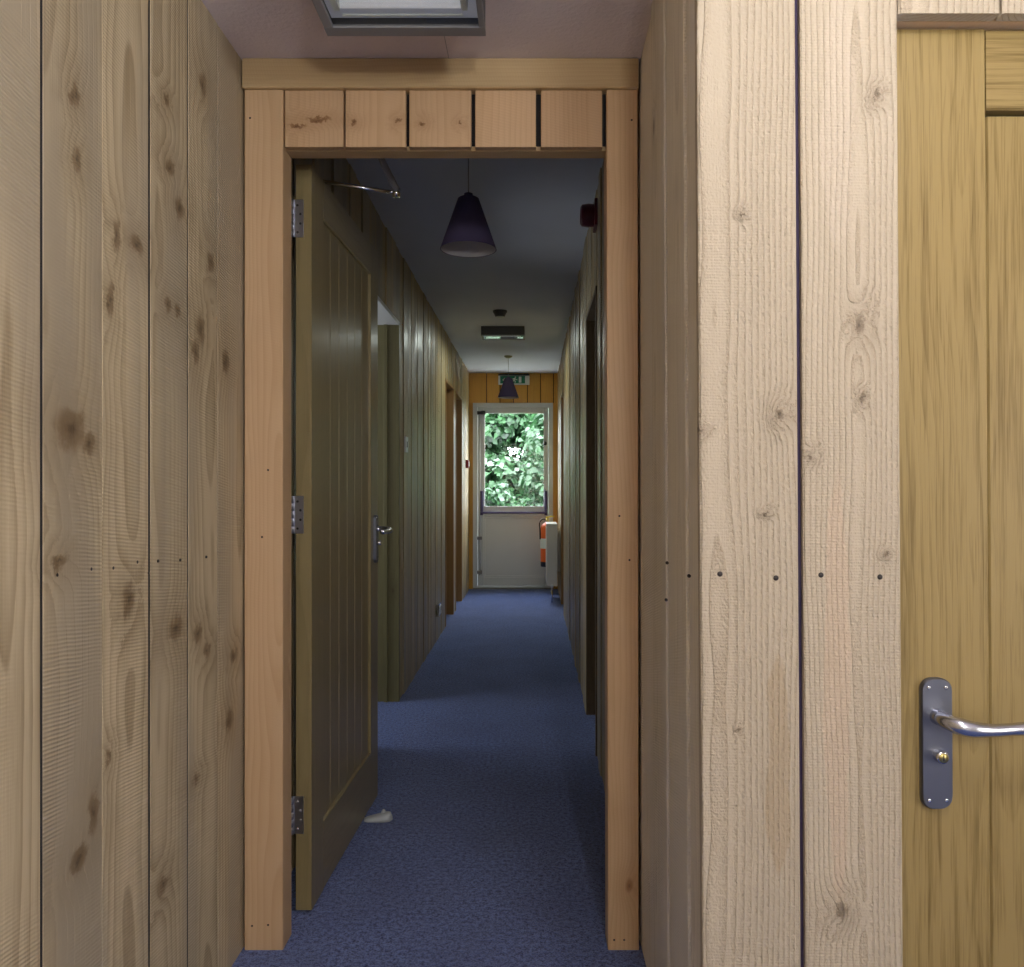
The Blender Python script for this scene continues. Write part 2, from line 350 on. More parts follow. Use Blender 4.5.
def tag(o, label, cat, group=None, kind=None):
    o['label'] = label; o['category'] = cat
    if group: o['group'] = group
    if kind: o['kind'] = kind
    return o
def struct(o, label, cat): return tag(o, label, cat, kind='structure')
def thing(name, label, cat, loc=(0, 0, 0), rz=0, group=None, kind=None):
    o = bpy.data.objects.new(name, None); COL.objects.link(o); o.location = loc; o.rotation_euler = (0, 0, rz)
    o.empty_display_size = .05
    return tag(o, label, cat, group, kind)
def copy_tree(o, parent=None):
    c = o.copy(); COL.objects.link(c); c.parent = parent
    for ch in o.children: copy_tree(ch, c)
    return c
def nail(c, axis, parent, fn=None, r=.0032):
    b = MB(); b.lathe([(0.00001, -.0012), (r * .8, -.001), (r, 0), (r, .004)] if axis == 'y' else [(0.00001, .0012), (r * .8, .001), (r, 0), (r, -.004)], c, axis, 10)
    return b.build('nail', 'nail', parent, fn)

random.seed(7)
LX, RX = -.728, .265
CZ, CN = 2.445, 2.236            # corridor and near ceiling heights

# ---------------------------------------------------------------- floor and ceilings
b = MB(); b.box(-1.0, 2.4, -2.1, 9.30, -.08, 0, 'y'); struct(b.build('floor', 'carpet'), 'speckled blue carpet running from the near lobby down the corridor to the glazed door', 'floor')
b = MB(); b.box(-.9, 2.4, -2.1, 2.085, CN, CN + .06, 'y'); b.box(-.214, -.2125, 1.79, 2.0, CN - .0006, CN + .01, 'y', ch=0, mi=1); struct(b.build('ceiling', ['ceil', 'grey']), 'stippled mauve-grey ceiling of the near lobby above the doorway', 'ceiling')
b = MB(); b.box(-.9, .5, 2.02, 9.3, CZ, CZ + .06, 'y'); struct(b.build('ceiling', 'ceil2'), 'grey painted corridor ceiling beyond the doorway', 'ceiling')

# ---------------------------------------------------------------- board walls
def boards(m, edges, plane, side, z0, z1, openings=(), jog=.004, gap=.004, seeds=None, th=.022, axis='y', mi=0, backing=1, prouds=None, deep=.10, gaps=None, ch=.003):
    """vertical boards between consecutive edges; the visible face sits at `plane`, the body goes to `side`"""
    m.flip = axis == 'y'
    for i in range(len(edges) - 1):
        a0, a1 = edges[i], edges[i + 1]
        zs = z0
        for (o0, o1, oz) in openings:
            if a0 >= o0 - .004 and a1 <= o1 + .004: zs = oz
        pr = prouds[i] if prouds else (random.uniform(0, jog) if i % 2 else random.uniform(jog * .4, jog))
        f0 = plane + side * (jog - pr); f1 = f0 + side * th
        sd = seeds[i] if seeds else None
        g0 = (gaps or {}).get(i, gap) / 2; g1 = (gaps or {}).get(i + 1, gap) / 2
        if axis == 'y':
            m.box(f0, f1, a0 + g0, a1 - g1, zs, z1, 'z', ch=ch, seed=sd, mi=mi)
            m.box(plane + side * (jog + th), plane + side * deep, a0, a1, zs, z1, 'z', ch=0, mi=backing)
        else:
            m.box(a0 + g0, a1 - g1, f0, f1, zs, z1, 'z', ch=ch, seed=sd, mi=mi)
            m.box(a0, a1, plane + side * (jog + th), plane + side * deep, zs, z1, 'z', ch=0, mi=backing)

# near left wall
b = MB()
e = [-2.0, -1.78, -1.56, -1.34, -1.12, -.9, -.68, -.46, -.24, -.02, .2, .42, .64, .82, 1.0, 1.186, 1.354, 1.522, 1.693, 1.855, 2.078]
boards(b, e, LX, -1, 0, CN, jog=.007, gap=.0035, prouds=[.006] * 15 + [.0045, .0042, .0025, .002, .001], gaps={15: .009, 16: .0015, 17: .012, 18: .007, 19: .005}, ch=.001)
for k, fx, hw in ((15, .0035, .0045), (17, .0055, .006), (18, .006, .0035), (19, .007, .0025)): b.box(LX - fx, LX - .02, e[k] - hw, e[k] + hw, 0, CN, ch=0, mi=1)  # near-black filler paints shadow lines into the board gaps
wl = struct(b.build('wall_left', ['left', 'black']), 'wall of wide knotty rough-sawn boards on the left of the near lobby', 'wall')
for px, py in ((28, 579), (59, 575), (93, 569), (115, 568), (139, 562), (160, 561), (182, 560), (208, 557), (150, 573)):
    s = (534 - px) / .728; nail((LX - .003, 800 / s, HE + (486 - py) / s), 'x', wl)
# near right wall
b = MB()
boards(b, [1.300, 1.425, 1.612, 1.79, 2.078], .26, 1, 0, CN, jog=.012, gap=.003, prouds=[.001, .006, .010, .004], ch=.002)
wr = struct(b.build('wall_right', ['right', 'black'], fn=lean2), 'narrow return wall of weathered grey boards right of the doorway', 'wall')
for px, py in ((664, 563), (682, 576), (663, 600)):
    s = (px - 534) / .26; nail((.2675 if px > 675 else .2625, 800 / s, HE + (486 - py) / s), 'y', wr, lean2)
# facing wall with the near oak door opening
b = MB()
FY = 1.276
fe = [.26, .420, .582]
b.flip = False
b.box(.260, .4165, FY, FY + .022, 0, CN, seed=.31, ch=.0025, off=(.05, .045))
b.box(.4245, .5795, FY, FY + .022, 0, CN, seed=.62, ch=.0025, off=(-.012, .03))
b.box(.4165, .4245, FY + .012, FY + .03, 0, CN, mi=1, ch=0)
b.box(.29, .5795, FY + .022, FY + .11, 0, CN, mi=2, ch=0)
for i, (x0, x1) in enumerate(((.582, .7435), (.7475, .91), (.914, 1.075), (1.079, 1.24), (1.244, 1.40))):
    b.box(x0, x1, FY, FY + .022, 1.920, CN, seed=.41 + i * .07, ch=.0025)
b.box(.582, 1.40, FY + .024, FY + .11, 1.920, CN, 'x', mi=3, ch=0)
for i in range(5): b.box(1.404 + i * .165, 1.565 + i * .165, FY, FY + .022, 0, CN, seed=.5 + i * .03, ch=.0025); b.box(1.404 + i * .165, 1.569 + i * .165, FY + .024, FY + .11, 0, CN, mi=2, ch=0)
wf = struct(b.build('wall_front', ['face', 'gap', 'black', 'post'], fn=lean), 'wall of pale rough-sawn boards facing the camera beside the oak door', 'wall')
for px, py in ((720, 574), (776, 578), (821, 575), (880, 577)):
    nail(((px - 534) / 627 - (1.94 - 1.02) * LEAN, FY + .0002, HE + (486 - py) / 627), 'y', wf, lean, r=.0046)
# lobby walls out of view
b = MB(); b.box(2.22, 2.3, -2.1, FY + .11, 0, CN, ch=0); struct(b.build('wall_far_right', 'wallpaint'), 'plain painted wall on the right side of the lobby', 'wall')
b = MB()
b.box(-.83, 2.22, -2.1, -2.0, 0, CN, ch=0)
struct(b.build('wall_rear', 'wallpaint'), 'plain painted wall of the lobby behind the camera', 'wall')

# ---------------------------------------------------------------- doorway partition
# posts, beam, slats, lintel
PF = 2.010
def wood_struct(name, fnb, mat, label, cat, fn=None, parent=None):
    b = MB(); fnb(b); o = b.build(name, mat, parent, fn)
    if not parent: struct(o, label, cat)
    return o
p1 = wood_struct('trim_1', lambda b: b.box(-.728, -.631, PF, 2.083, 0, 2.161, seed=.23, ch=.002), 'post', 'pinkish planed timber post on the left side of the doorway', 'post')
p2 = wood_struct('trim_2', lambda b: b.box(.1825, .2605, PF, 2.083, 0, 2.161, seed=.77, ch=.002), 'post', 'pinkish planed timber post on the right side of the doorway', 'post', lean2)
for px, py in ((268, 470), (262, 537), (252, 926), (268, 925), (250, 118)): s = 398; nail(((px - 534) / s, PF + .0002, HE + (486 - py) / s), 'y', p1, r=.0028)
for px, py in ((620, 516), (630, 560), (614, 940), (624, 940), (633, 120)): s = 398; nail(((px - 534) / s - .003, PF + .0002, HE + (486 - py) / s), 'y', p2, lean2, r=.0028)
wood_struct('trim_3', lambda b: b.box(-.7285, .2615, PF - .012, 2.083, 2.1615, CN, 'x', seed=.44, ch=.003), 'beam', 'horizontal timber beam across the top of the doorway under the ceiling', 'beam')
def sl(b):
    b.box(-.631, .186, PF + .0235, PF + .026, 2.03, 2.161, 'x', ch=0, mi=1)  # near-black sheet stands in for the shade between the short boards
    for i, (x0, x1) in enumerate(((284.2, 343), (345, 405.5), (409, 471), (475, 536), (541, 602.5))):
        b.box((x0 - 534) / 398, (x1 - 534) / 398, PF + .003, PF + .023, 2.019, 2.161, seed=[.15, .66, .38, .81, .52][i], ch=.002)
wood_struct('trim_4', sl, ['slat', 'black'], 'row of five short upright boards over the doorway opening', 'trim')
wood_struct('trim_5', lambda b: b.box(-.631, .188, PF + .0262, 2.083, 2.0185, 2.075, 'x', seed=.9), 'beam', 'lintel board under the row of short boards', 'lintel')
b = MB()
b.box(-.83, .36, 2.0835, 2.17, 2.062, CZ, 'x', ch=0)
b.box(-.83, -.664, 2.0835, 2.17, 0, 2.062, ch=0); b.box(.205, .36, 2.0835, 2.17, 0, 2.062, ch=0)
b.box(-.631, .2, PF + .06, 2.083, 2.075, 2.161, 'x', ch=0)
struct(b.build('wall_partition', 'beam'), 'timber partition above and beside the doorway on the corridor side', 'wall')

# ---------------------------------------------------------------- corridor walls
def edges_between(a, z, cuts, wdt=.15):
    pts = [a] + sorted(cuts) + [z]; out = [a]
    for i in range(len(pts) - 1):
        L = pts[i + 1] - pts[i]; n = max(1, round(L / wdt))
        js = [random.uniform(-.018, .018) for _ in range(n - 1)]
        out += [pts[i] + L * (k + 1) / n + js[k] for k in range(n - 1)] + [pts[i + 1]]
    return out
OPL = [(3.55, 4.35, 2.057), (6.62, 7.28, 2.057), (7.47, 8.12, 2.057)]
OPR = [(3.45, 4.10, 2.03), (7.20, 7.90, 2.057)]
b = MB(); boards(b, edges_between(2.17, 9.06, [v for o in OPL for v in o[:2]], .13), LX, -1, 0, CZ, OPL, jog=.009, gap=.005, ch=.0015)
wcl = struct(b.build('wall_left', ['corr', 'black']), 'varnished board wall on the left side of the corridor', 'wall')
b = MB(); boards(b, edges_between(2.17, 9.06, [v for o in OPR for v in o[:2]], .13), RX, 1, 0, CZ, OPR, jog=.009, gap=.005, ch=.0015)
wcr = struct(b.build('wall_right', ['corr', 'black']), 'varnished board wall on the right side of the corridor', 'wall')
n_ = 0
def doorway(o, X, side, mat, headmat, label, leaf=True):
    global n_
    n_ += 1
    y0, y1, z = o; d = side * .125
    b = MB(); b.flip = False
    b.box(X + side * .001, X + d, y0, y0 + .025, 0, z, seed=random.random()); b.box(X + side * .001, X + d, y1 - .025, y1, 0, z, seed=.3 + random.random() * .3)
    b.box(X + side * .001, X + d, y0, y1, z - .02, z, 'y', mi=1)
    for yy in (y0 + .025, y1 - .037): b.box(X + side * .062, X + side * .082, yy, yy + .012, 0, z - .02)
    struct(b.build('trim_%d' % (5 + n_), [mat, headmat]), 'timber lining of the ' + label, 'door lining')
    if not leaf: return
    t = thing('door_%d' % (2 + n_), 'closed wooden door set back in the ' + label, 'door', (X + side * .083, (y0 + y1) / 2, 0), kind='structure')
    wv = (y1 - y0) / 2 - .027; s1 = side
    for sgn in (-1, 1):
        q = MB(); q.box(0, s1 * .04, sgn * wv, sgn * (wv - .10), .006, z - .022); q.build('stile', 'oak_dim', t)
    for z0, z1 in ((.006, .20), (z - .14, z - .022)):
        q = MB(); q.box(0, s1 * .04, -wv + .10, wv - .10, z0, z1, 'y'); q.build('rail', 'oak_dim', t)
    q = MB(); k = 5; pw = (2 * wv - .2) / k
    for i in range(k): q.box(s1 * .008, s1 * .032, -wv + .1 + i * pw, -wv + .1 + (i + 1) * pw, .2, z - .14, ch=.003)
    q.build('panel', 'oak_dim', t)
    q = MB(); q.box(-s1 * .006, s1 * .001, -wv + .035, -wv + .07, .90, 1.07, ch=.003)
    h = q.build('handle', 'chrome', t)
    q = MB(); q.tube([(-s1 * .006, -wv + .05, 1.02), (-s1 * .045, -wv + .05, 1.02), (-s1 * .05, -wv + .08, 1.02), (-s1 * .05, -wv + .15, 1.018)], .008); q.build('lever', 'chrome', h)
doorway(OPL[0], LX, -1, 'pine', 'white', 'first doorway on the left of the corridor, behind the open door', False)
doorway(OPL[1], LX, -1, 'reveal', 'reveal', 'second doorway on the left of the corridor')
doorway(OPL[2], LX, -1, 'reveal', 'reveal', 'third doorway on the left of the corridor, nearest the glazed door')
doorway(OPR[0], RX, 1, 'darkpine', 'darkpine', 'nearer doorway on the right of the corridor')
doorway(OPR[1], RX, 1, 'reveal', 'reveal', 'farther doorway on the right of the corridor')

# side room behind the first doorway on the left
b = MB()
b.box(-2.4, -2.3, 2.8, 5.0, 0, 2.4, ch=0); b.box(-2.3, -.83, 2.8, 2.9, 0, 2.4, ch=0); b.box(-2.3, -.83, 4.9, 5.0, 0, 2.4, ch=0)
struct(b.build('wall_side', 'wallpaint'), 'plain painted walls of the room behind the first doorway on the left', 'wall')
b = MB(); b.box(-2.4, -.83, 2.8, 5.0, 2.4, 2.45, ch=0); struct(b.build('ceiling', 'ceil2'), 'ceiling of the room behind the first doorway on the left', 'ceiling')
b = MB(); b.box(-2.4, -1.0, 2.8, 5.0, -.08, -.0005, ch=0); struct(b.build('floor', 'carpet'), 'carpet in the room behind the first doorway on the left', 'floor')
# far end wall
BY = 9.06; S = 800 / BY
X = lambda px: (px - 534) / S
Zp = lambda py: HE + (486 - py) / S
b = MB(); b.flip = False
oe = [LX - .02, X(486.5), X(500), X(513.5), X(527.4), X(540.5), X(553.5), RX + .02]
for i in range(7):
    z0 = Zp(403)
    pr = .004 if i % 2 else 0
    b.box(oe[i] + .004, oe[i + 1] - .004, BY + pr, BY + .022, z0, CZ, ch=.004)
b.box(LX - .1, RX + .1, BY + .022, BY + .16, z0, CZ, ch=0, mi=1)
b.box(LX - .02, X(473), BY, BY + .02, 0, z0); b.box(X(553), RX + .02, BY, BY + .02, 0, z0)
b.box(LX - .1, X(473), BY + .02, BY + .16, 0, z0, mi=1, ch=0); b.box(X(553), RX + .1, BY + .02, BY + .16, 0, z0, mi=1, ch=0)
struct(b.build('wall_back', ['orange', 'black']), 'orange pine boards around and above the glazed door at the corridor end', 'wall')

# ---------------------------------------------------------------- glazed white exit door (far)
d1 = thing('door_1', 'white glazed exit door with a push bar closing the far end of the corridor', 'door', (0, BY, 0), kind='structure')
x0, x1 = X(473), X(553); zt = Zp(403)
fx = .05
b = MB(); b.box(x0, x0 + fx, -.012, .09, 0, zt); b.box(x1 - fx, x1, -.012, .09, 0, zt); b.box(x0 + fx, x1 - fx, -.012, .09, zt - fx, zt, 'x'); b.box(x0 + fx, x1 - fx, -.012, .09, 0, .03, 'x')
b.build('frame', 'upvc', d1)
lx0, lx1, lz1 = x0 + fx + .004, x1 - fx - .004, zt - fx - .004
gx0, gx1, gz0, gz1 = X(484), X(544.5), Zp(507), Zp(412.5)
b = MB()
b.box(lx0, gx0, .004, .062, .034, lz1, ch=.004); b.box(gx1, lx1, .004, .062, .034, lz1, ch=.004)
b.box(gx0, gx1, .004, .062, gz1, lz1, 'x', ch=.004)
b.box(gx0, gx1, .004, .062, Zp(517), gz0, 'x', ch=.004)
b.box(gx0, gx1, .004, .062, .034, Zp(577), 'x', ch=.004)
lf = b.build('door_leaf', 'upvc', d1)
b = MB(); b.box(gx0, gx1, .016, .05, Zp(577), Zp(517), ch=0)
for z0, z1, a0, a1 in ((Zp(577), Zp(575.5), gx0, gx1), (Zp(518.5), Zp(517), gx0, gx1)): b.box(a0, a1, .008, .016, z0, z1, 'x')
b.box(gx0, gx0 + .015, .008, .016, Zp(575.5), Zp(518.5)); b.box(gx1 - .015, gx1, .008, .016, Zp(575.5), Zp(518.5))
b.build('lower_panel', 'upvc', d1)
b = MB(); b.box(gx0, gx1, .03, .036, gz0, gz1, ch=0); b.build('glass_pane', 'glass', d1)
b = MB(); t_ = .009
b.box(gx0, gx0 + t_, -.002, .03, gz0, gz1); b.box(gx1 - t_, gx1, -.002, .03, gz0, gz1); b.box(gx0 + t_, gx1 - t_, -.002, .03, gz1 - t_, gz1, 'x'); b.box(gx0 + t_, gx1 - t_, -.002, .03, gz0, gz0 + t_, 'x')
b.build('glazing_bead', 'white', d1)
b = MB()
b.box(X(480.5), X(547), -.06, -.035, Zp(513.6), Zp(511.5), 'x', ch=.006)
pb = b.build('push_bar', 'bar', d1)
for a in (480.5, 544.5):
    b = MB(); b.box(X(a), X(a + 2.8), -.05, .004, Zp(515), Zp(491), ch=.006); b.build('bar_bracket', 'bar', d1)
b = MB(); b.tube([(X(480.2), -.012, Zp(575)), (X(480.2), -.012, Zp(413))], .009); b.build('bolt_rod', 'upvc', d1)
for py in (413, 538, 572):
    b = MB(); b.box(X(477.3), X(482.2), -.028, .004, Zp(py + 1.6), Zp(py - 1.6), ch=.004); b.build('rod_keep', 'blackp' if py == 413 else 'grey', d1)
b = MB(); b.box(X(481.6), X(485.4), -.04, .0, Zp(414.6), Zp(411), ch=.01); b.build('top_latch', 'blackp', d1)
b = MB(); b.lathe([(.0001, -.03), (.02, -.028), (.022, 0)], (X(545.2), .0, Zp(443.5)), 'y', 14); b.build('catch', 'blackp', d1)
b = MB(); b.box(x0, x1, -.03, .0, 0, .016, 'x'); b.build('threshold', 'grey', d1)

# ---------------------------------------------------------------- oak doors
def lever_set(parent, mirror=1):
    """plate in the local x-z plane facing -y, lever running to +x*mirror"""
    b = MB(); w2, h2 = .0255, .107; pts = []
    for cx, cz, a0 in ((w2 - .02, h2 - .02, 0), (-w2 + .02, h2 - .02, 90), (-w2 + .02, -h2 + .02, 180), (w2 - .02, -h2 + .02, 270)):
        for k in range(7): a = math.radians(a0 + k * 15); pts.append((cx + .02 * math.cos(a), cz + .02 * math.sin(a)))
    p2 = [(x * .93, z * .985) for x, z in pts]; n = len(pts)
    vs = [(x, 0, z) for x, z in pts] + [(x, -.007, z) for x, z in pts] + [(x, -.010, z) for x, z in p2]
    fs = [[i, (i + 1) % n, (i + 1) % n + n, i + n] for i in range(n)] + [[i + n, (i + 1) % n + n, (i + 1) % n + 2 * n, i + 2 * n] for i in range(n)] + [list(range(2 * n, 3 * n)), list(range(n))[::-1]]
    b.add(vs, fs); pl = b.build('handle_plate', 'steel', parent)
    b = MB(); m = mirror
    b.lathe([(.013, -.009), (.0125, -.016), (.010, -.020), (.0098, -.026), (.0105, -.028)], (0, 0, .045), 'y', 24)
    b.tube([(0, -.02, .045), (m * .002, -.036, .0445), (m * .012, -.052, .042), (m * .030, -.058, .0385), (m * .060, -.058, .0365), (m * .095, -.055, .037), (m * .13, -.053, .0385), (m * .138, -.053, .0385)], [.0115, .0125, .0135, .0130, .0100, .0095, .0110, .007], seg=24)
    b.build('lever', 'satin', pl)
    b = MB(); b.lathe([(.0105, -.009), (.0105, -.022), (.0092, -.0245), (.00001, -.0245)], (.002, 0, -.018), 'y', 24); ky = b.build('lock_cylinder', 'chrome', pl)
    b = MB(); b.lathe([(.0078, -.0244), (.0075, -.0256), (.00001, -.0256)], (.002, 0, -.018), 'y', 20); b.box(.0011, .0029, -.0262, -.0254, -.0225, -.0135, mi=1); b.build('key_plug', ['brass', 'blackp'], pl)
    for sx in (-1, 1):
        for sz in (-1, 1):
            b = MB(); b.lathe([(.0035, -.0095), (.0033, -.011), (.0016, -.0118), (.00001, -.0112)], (sx * .014, 0, sz * .092), 'y', 14); b.build('screw', 'chrome', pl)
    return pl

# near right oak door (closed)
d2 = thing('door_2', 'closed golden oak plank door with satin lever handle at the right edge', 'door', (0, 1.3155, 0), kind='structure')
W0, W1 = .588, 1.392; zt2 = 1.917
b = MB(); b.box(W0, .7415, 0, .04, .006, zt2, seed=.35, ch=.0015); b.build('stile', 'oak', d2, lean)
b = MB(); b.box(W1 - .14, W1, 0, .04, .006, zt2, seed=.6); b.build('stile', 'oak', d2, lean)
b = MB(); b.box(.7425, W1 - .14, 0, .04, 1.785, zt2, 'x', seed=.12, ch=.003); b.build('rail', 'oak', d2, lean)
b = MB(); b.box(.7425, W1 - .14, 0, .04, .006, .21, 'x', seed=.42, ch=.003); b.build('rail', 'oak', d2, lean)
b = MB(); n = 4; pw = (W1 - .14 - .7475) / n
for i in range(n): b.box(.7475 + i * pw, .7475 + (i + 1) * pw - .0003, .010, .034, .206, 1.778, seed=[.27, .71, .5, .33][i], ch=.004)
b.box(.7405, .7485, .022, .036, .2, 1.79, mi=1, ch=0); b.box(.7405, W1 - .14, .022, .036, 1.776, 1.79, mi=1, ch=0)
b.build('panel', ['oak', 'groove'], d2, lean)
hd = bpy.data.objects.new('handle', None); COL.objects.link(hd); hd.parent = d2; hd.location = (.6585, -.0005, .745); hd.rotation_euler = (0, -LEAN, 0)
lever_set(hd)

# open corridor door, hinged on the left
od = thing('open_oak_door', 'oak plank door standing open against the left corridor wall just past the doorway', 'door', (-.606, 2.18, 0), -math.atan2(.021, .816))
DW, DT, DZ0, DZ1 = .816, .044, .010, 2.042
b = MB(); b.flip = True; b.box(-DT, 0, 0, .113, DZ0, DZ1, seed=.21, ch=.0015); b.build('stile', 'oak_dim', od)
b = MB(); b.flip = True; b.box(-DT, 0, DW - .113, DW, DZ0, DZ1, seed=.57, ch=.0015); b.build('stile', 'oak_dim', od)
b = MB(); b.box(-DT, 0, .1135, DW - .1135, DZ1 - .113, DZ1, 'y', seed=.8, ch=.003); b.build('rail', 'oak_dim', od)
b = MB(); b.box(-DT, 0, .1135, DW - .1135, DZ0, .206, 'y', seed=.63, ch=.003); b.build('rail', 'oak_dim', od)
b = MB(); b.flip = True; n = 6; pw = (DW - .227) / n
for i in range(n): b.box(-DT + .009, -.009, .1135 + i * pw, .1135 + (i + 1) * pw - .0003, .203, DZ1 - .110, seed=.1 + i * .137, ch=.0022)
b.build('panel', 'oak_dim', od)
for zc in (1.895, 1.088, .27):
    b = MB(); b.box(-.047, -.0215, -.0022, .0005, zc - .051, zc + .051, ch=.0006)
    hg = b.build('hinge', 'hinge', od)
    b = MB()
    for k in range(5): b.lathe([(.0001, zc - .051 + k * .0204), (.0072, zc - .0505 + k * .0204), (.0072, zc - .0312 + k * .0204), (.0001, zc - .0308 + k * .0204)], (-.0545, -.008, 0), 'z', 14)
    b.box(-.0555, -.0465, -.0045, -.0015, zc - .051, zc + .051, ch=0)
    b.build('knuckle', 'hinge', hg)
    for k, (dx, dz) in enumerate(((-.038, .036), (-.030, .012), (-.030, -.014), (-.038, -.038))):
        b = MB(); b.lathe([(.00001, -.0034), (.003, -.003), (.0036, -.002)], (dx, 0, zc + dz), 'y', 10); b.build('screw', 'blackp' if zc > .5 else 'chrome', hg)
hh = bpy.data.objects.new('handle', None); COL.objects.link(hh); hh.parent = od; hh.location = (.0005, DW - .055, .972); hh.rotation_euler = (0, 0, PI / 2)
hh.scale = (.82, 1, .82)
lever_set(hh, -1)
b = MB(); b.box(.0005, .02, DW - .058, DW - .052, .95, .963, ch=.002); b.build('thumb_turn', 'blackp', od)
# closer arm (from the top edge of the leaf up to the head)
b = MB(); b.box(-.036, -.012, .05, .30, DZ1 - .012, DZ1 + .004, 'y'); b.build('closer_body', 'grey', od)
b = MB(); b.tube([(-.02, .13, 2.047), (.200, .16, 2.022)], .0062, steps=1)
b.tube([(.200, .16, 2.010), (.200, .16, 2.034)], .012, steps=1)
b.build('closer_arm', 'chrome', od)
b = MB(); b.tube([(.200, .16, 2.030), (.188, .08, 2.058), (.182, .0, 2.075)], [.011, .010, .007], steps=4); b.box(.165, .200, -.012, .012, 2.066, 2.09); b.build('closer_link', 'grey', od)

# pale door wedge
t = thing('door_stop', 'pale grey rubber door wedge on the carpet by the foot of the open door', 'door stop', (-.592, 2.79, 0), .05)
b = MB(); pr = []
N = 12
for i in range(N + 1):
    u = i / N; x = .098 * u; hgt = .008 + .019 * min(1, u * 1.25); hw = .017 + .006 * math.sin(PI * u)
    if u > .85: k = math.sqrt(max(0, 1 - ((u - .85) / .15) ** 2)) * .98 + .02; hw *= k; hgt *= .45 + .55 * k
    if u < .1: hw *= .6 + 4 * u
    pr.append((x, hw, hgt))
vs = []; fs = []; sg = 12
for x, hw, hg_ in pr:
    for k in range(sg):
        a = PI * k / (sg - 1); vs.append((x, hw * math.copysign(abs(math.cos(a)) ** .6, math.cos(a)), hg_ * math.sin(a) ** .6 if 0 < k < sg - 1 else 0))
for i in range(N):
    for k in range(sg - 1): q0 = i * sg + k; fs.append([q0, q0 + 1, q0 + 1 + sg, q0 + sg])
    fs.append([i * sg + sg - 1, i * sg, i * sg + sg, i * sg + 2 * sg - 1])
fs.append(list(range(sg))); fs.append([N * sg + k for k in range(sg)])
b.add(vs, fs, smooth=True); b.build('wedge', 'wedge', t)
b = MB(); b.lathe([(.009, .022), (.007, .029), (.003, .034), (.0001, .035)], (.066, .008, 0), 'z', 14); b.build('grip', 'wedge', t)

# ---------------------------------------------------------------- lamps and ceiling things
def pendant(loc, label):
    t = thing('pendant_lamp', label, 'lamp', loc, 0, 'pendant lamps in the corridor')
    b = MB(); b.lathe([(.00001, -.022), (.018, -.021), (.036, -.012), (.042, 0)], (0, 0, 0)); b.build('ceiling_rose', 'olive', t)
    b = MB(); b.tube([(0, 0, -.01), (0, 0, -.225)], .0022, steps=1, seg=8); b.build('cord', 'grey', t)
    b = MB(); b.lathe([(.016, -.205), (.016, -.213), (.034, -.221), (.0385, -.224), (.1035, -.410), (.1015, -.410), (.0365, -.226)], (0, 0, 0), seg=48); sh = b.build('lamp_shade', 'shade', t)
    b = MB(); b.lathe([(.0350, -.2275), (.1005, -.409)], (0, 0, 0), seg=48); b.build('shade_lining', 'lining', sh)
    b = MB(); b.lathe([(.00001, -.215), (.018, -.216), (.018, -.262), (.014, -.268)], (0, 0, 0), seg=20); b.build('lamp_holder', 'white', t)
    b = MB(); b.lathe([(.013, -.262), (.016, -.28), (.027, -.310), (.030, -.33), (.024, -.352), (.012, -.361), (.0001, -.363)], (0, 0, 0), seg=24); b.build('bulb', 'bulb', t)
    return t
pendant((-.241, 2.94, CZ), 'purple tapered pendant lamp nearest the doorway, hanging on a thin cord')
p = copy_tree(bpy.data.objects['pendant_lamp']); p.location = (-.253, 7.87, CZ); p['label'] = 'small dark pendant lamp far down the corridor in front of the exit sign'

def bulkhead(loc, label, wd=.348, dp=.20, h=.075):
    t = thing('ceiling_light', label, 'ceiling light', loc, 0, 'emergency ceiling lights')
    w2 = wd / 2; rm = .020
    b = MB()
    b.box(-w2, w2, 0, dp, -.012, 0, 'x', ch=.002)
    b.box(-w2, -w2 + .008, 0, dp, -h + .006, -.012, 'y', ch=.001); b.box(w2 - .008, w2, 0, dp, -h + .006, -.012, 'y', ch=.001)
    b.box(-w2 + .008, w2 - .008, 0, .008, -h + .006, -.012, 'x', ch=.001); b.box(-w2 + .008, w2 - .008, dp - .008, dp, -h + .006, -.012, 'x', ch=.001)
    b.build('housing', 'darkgrey', t)
    b = MB()
    b.box(-w2 - .001, w2 + .001, -.001, .016, -h, -h + .008, 'x'); b.box(-w2 - .001, w2 + .001, dp - .034, dp + .001, -h, -h + .008, 'x')
    b.box(-w2 - .001, -w2 + rm, .016, dp - .034, -h, -h + .008, 'y'); b.box(w2 - .012, w2 + .001, .016, dp - .034, -h, -h + .008, 'y')
    b.build('rim', 'grey', t)
    b = MB(); b.box(-w2 + rm, w2 - .012, .016, dp - .034, -h + .003, -h + .005, ch=0); b.build('lens', 'glass', t)
    b = MB(); b.prism([(.010, -.040), (dp - .010, -.040), (dp - .055, -.028), (.050, -.028)], -w2 + .010, w2 - .010, axis='x'); b.build('reflector', 'reflect', t)
    b = MB(); b.tube([(-w2 + .04, dp * .60, -.052), (w2 - .04, dp * .60, -.052)], .0078, steps=1); b.build('tube', 'tube', t)
    b = MB(); b.box(-w2 + .045, w2 - .045, dp * .72, dp * .74, -.062, -.058, 'x', ch=0); b.build('tube_edge', 'signwhite', t)
    for sx in (-1, 1):
        b = MB(); b.box(sx * (w2 - .046), sx * (w2 - .032), dp * .3, dp * .6, -.066, -.040, ch=.003); b.build('tube_holder', 'signwhite', t)
    return t
near = bulkhead((-.2815, 1.570, CN), 'shallow grey ceiling light with a clear cover at the top edge, above the lobby')
far = copy_tree(near); far.location = (-.25, 6.40, CZ); far['label'] = 'dark ceiling light halfway down the corridor behind the smoke detector'
for xa, xb in ((-.144, -.03), (.115, .160)):
    b = MB(); b.box(xa, xb, .138, .154, -.069, -.064, 'x', ch=0); b.build('emergency_lens', 'ledbar', far, label='glowing pale green strip')
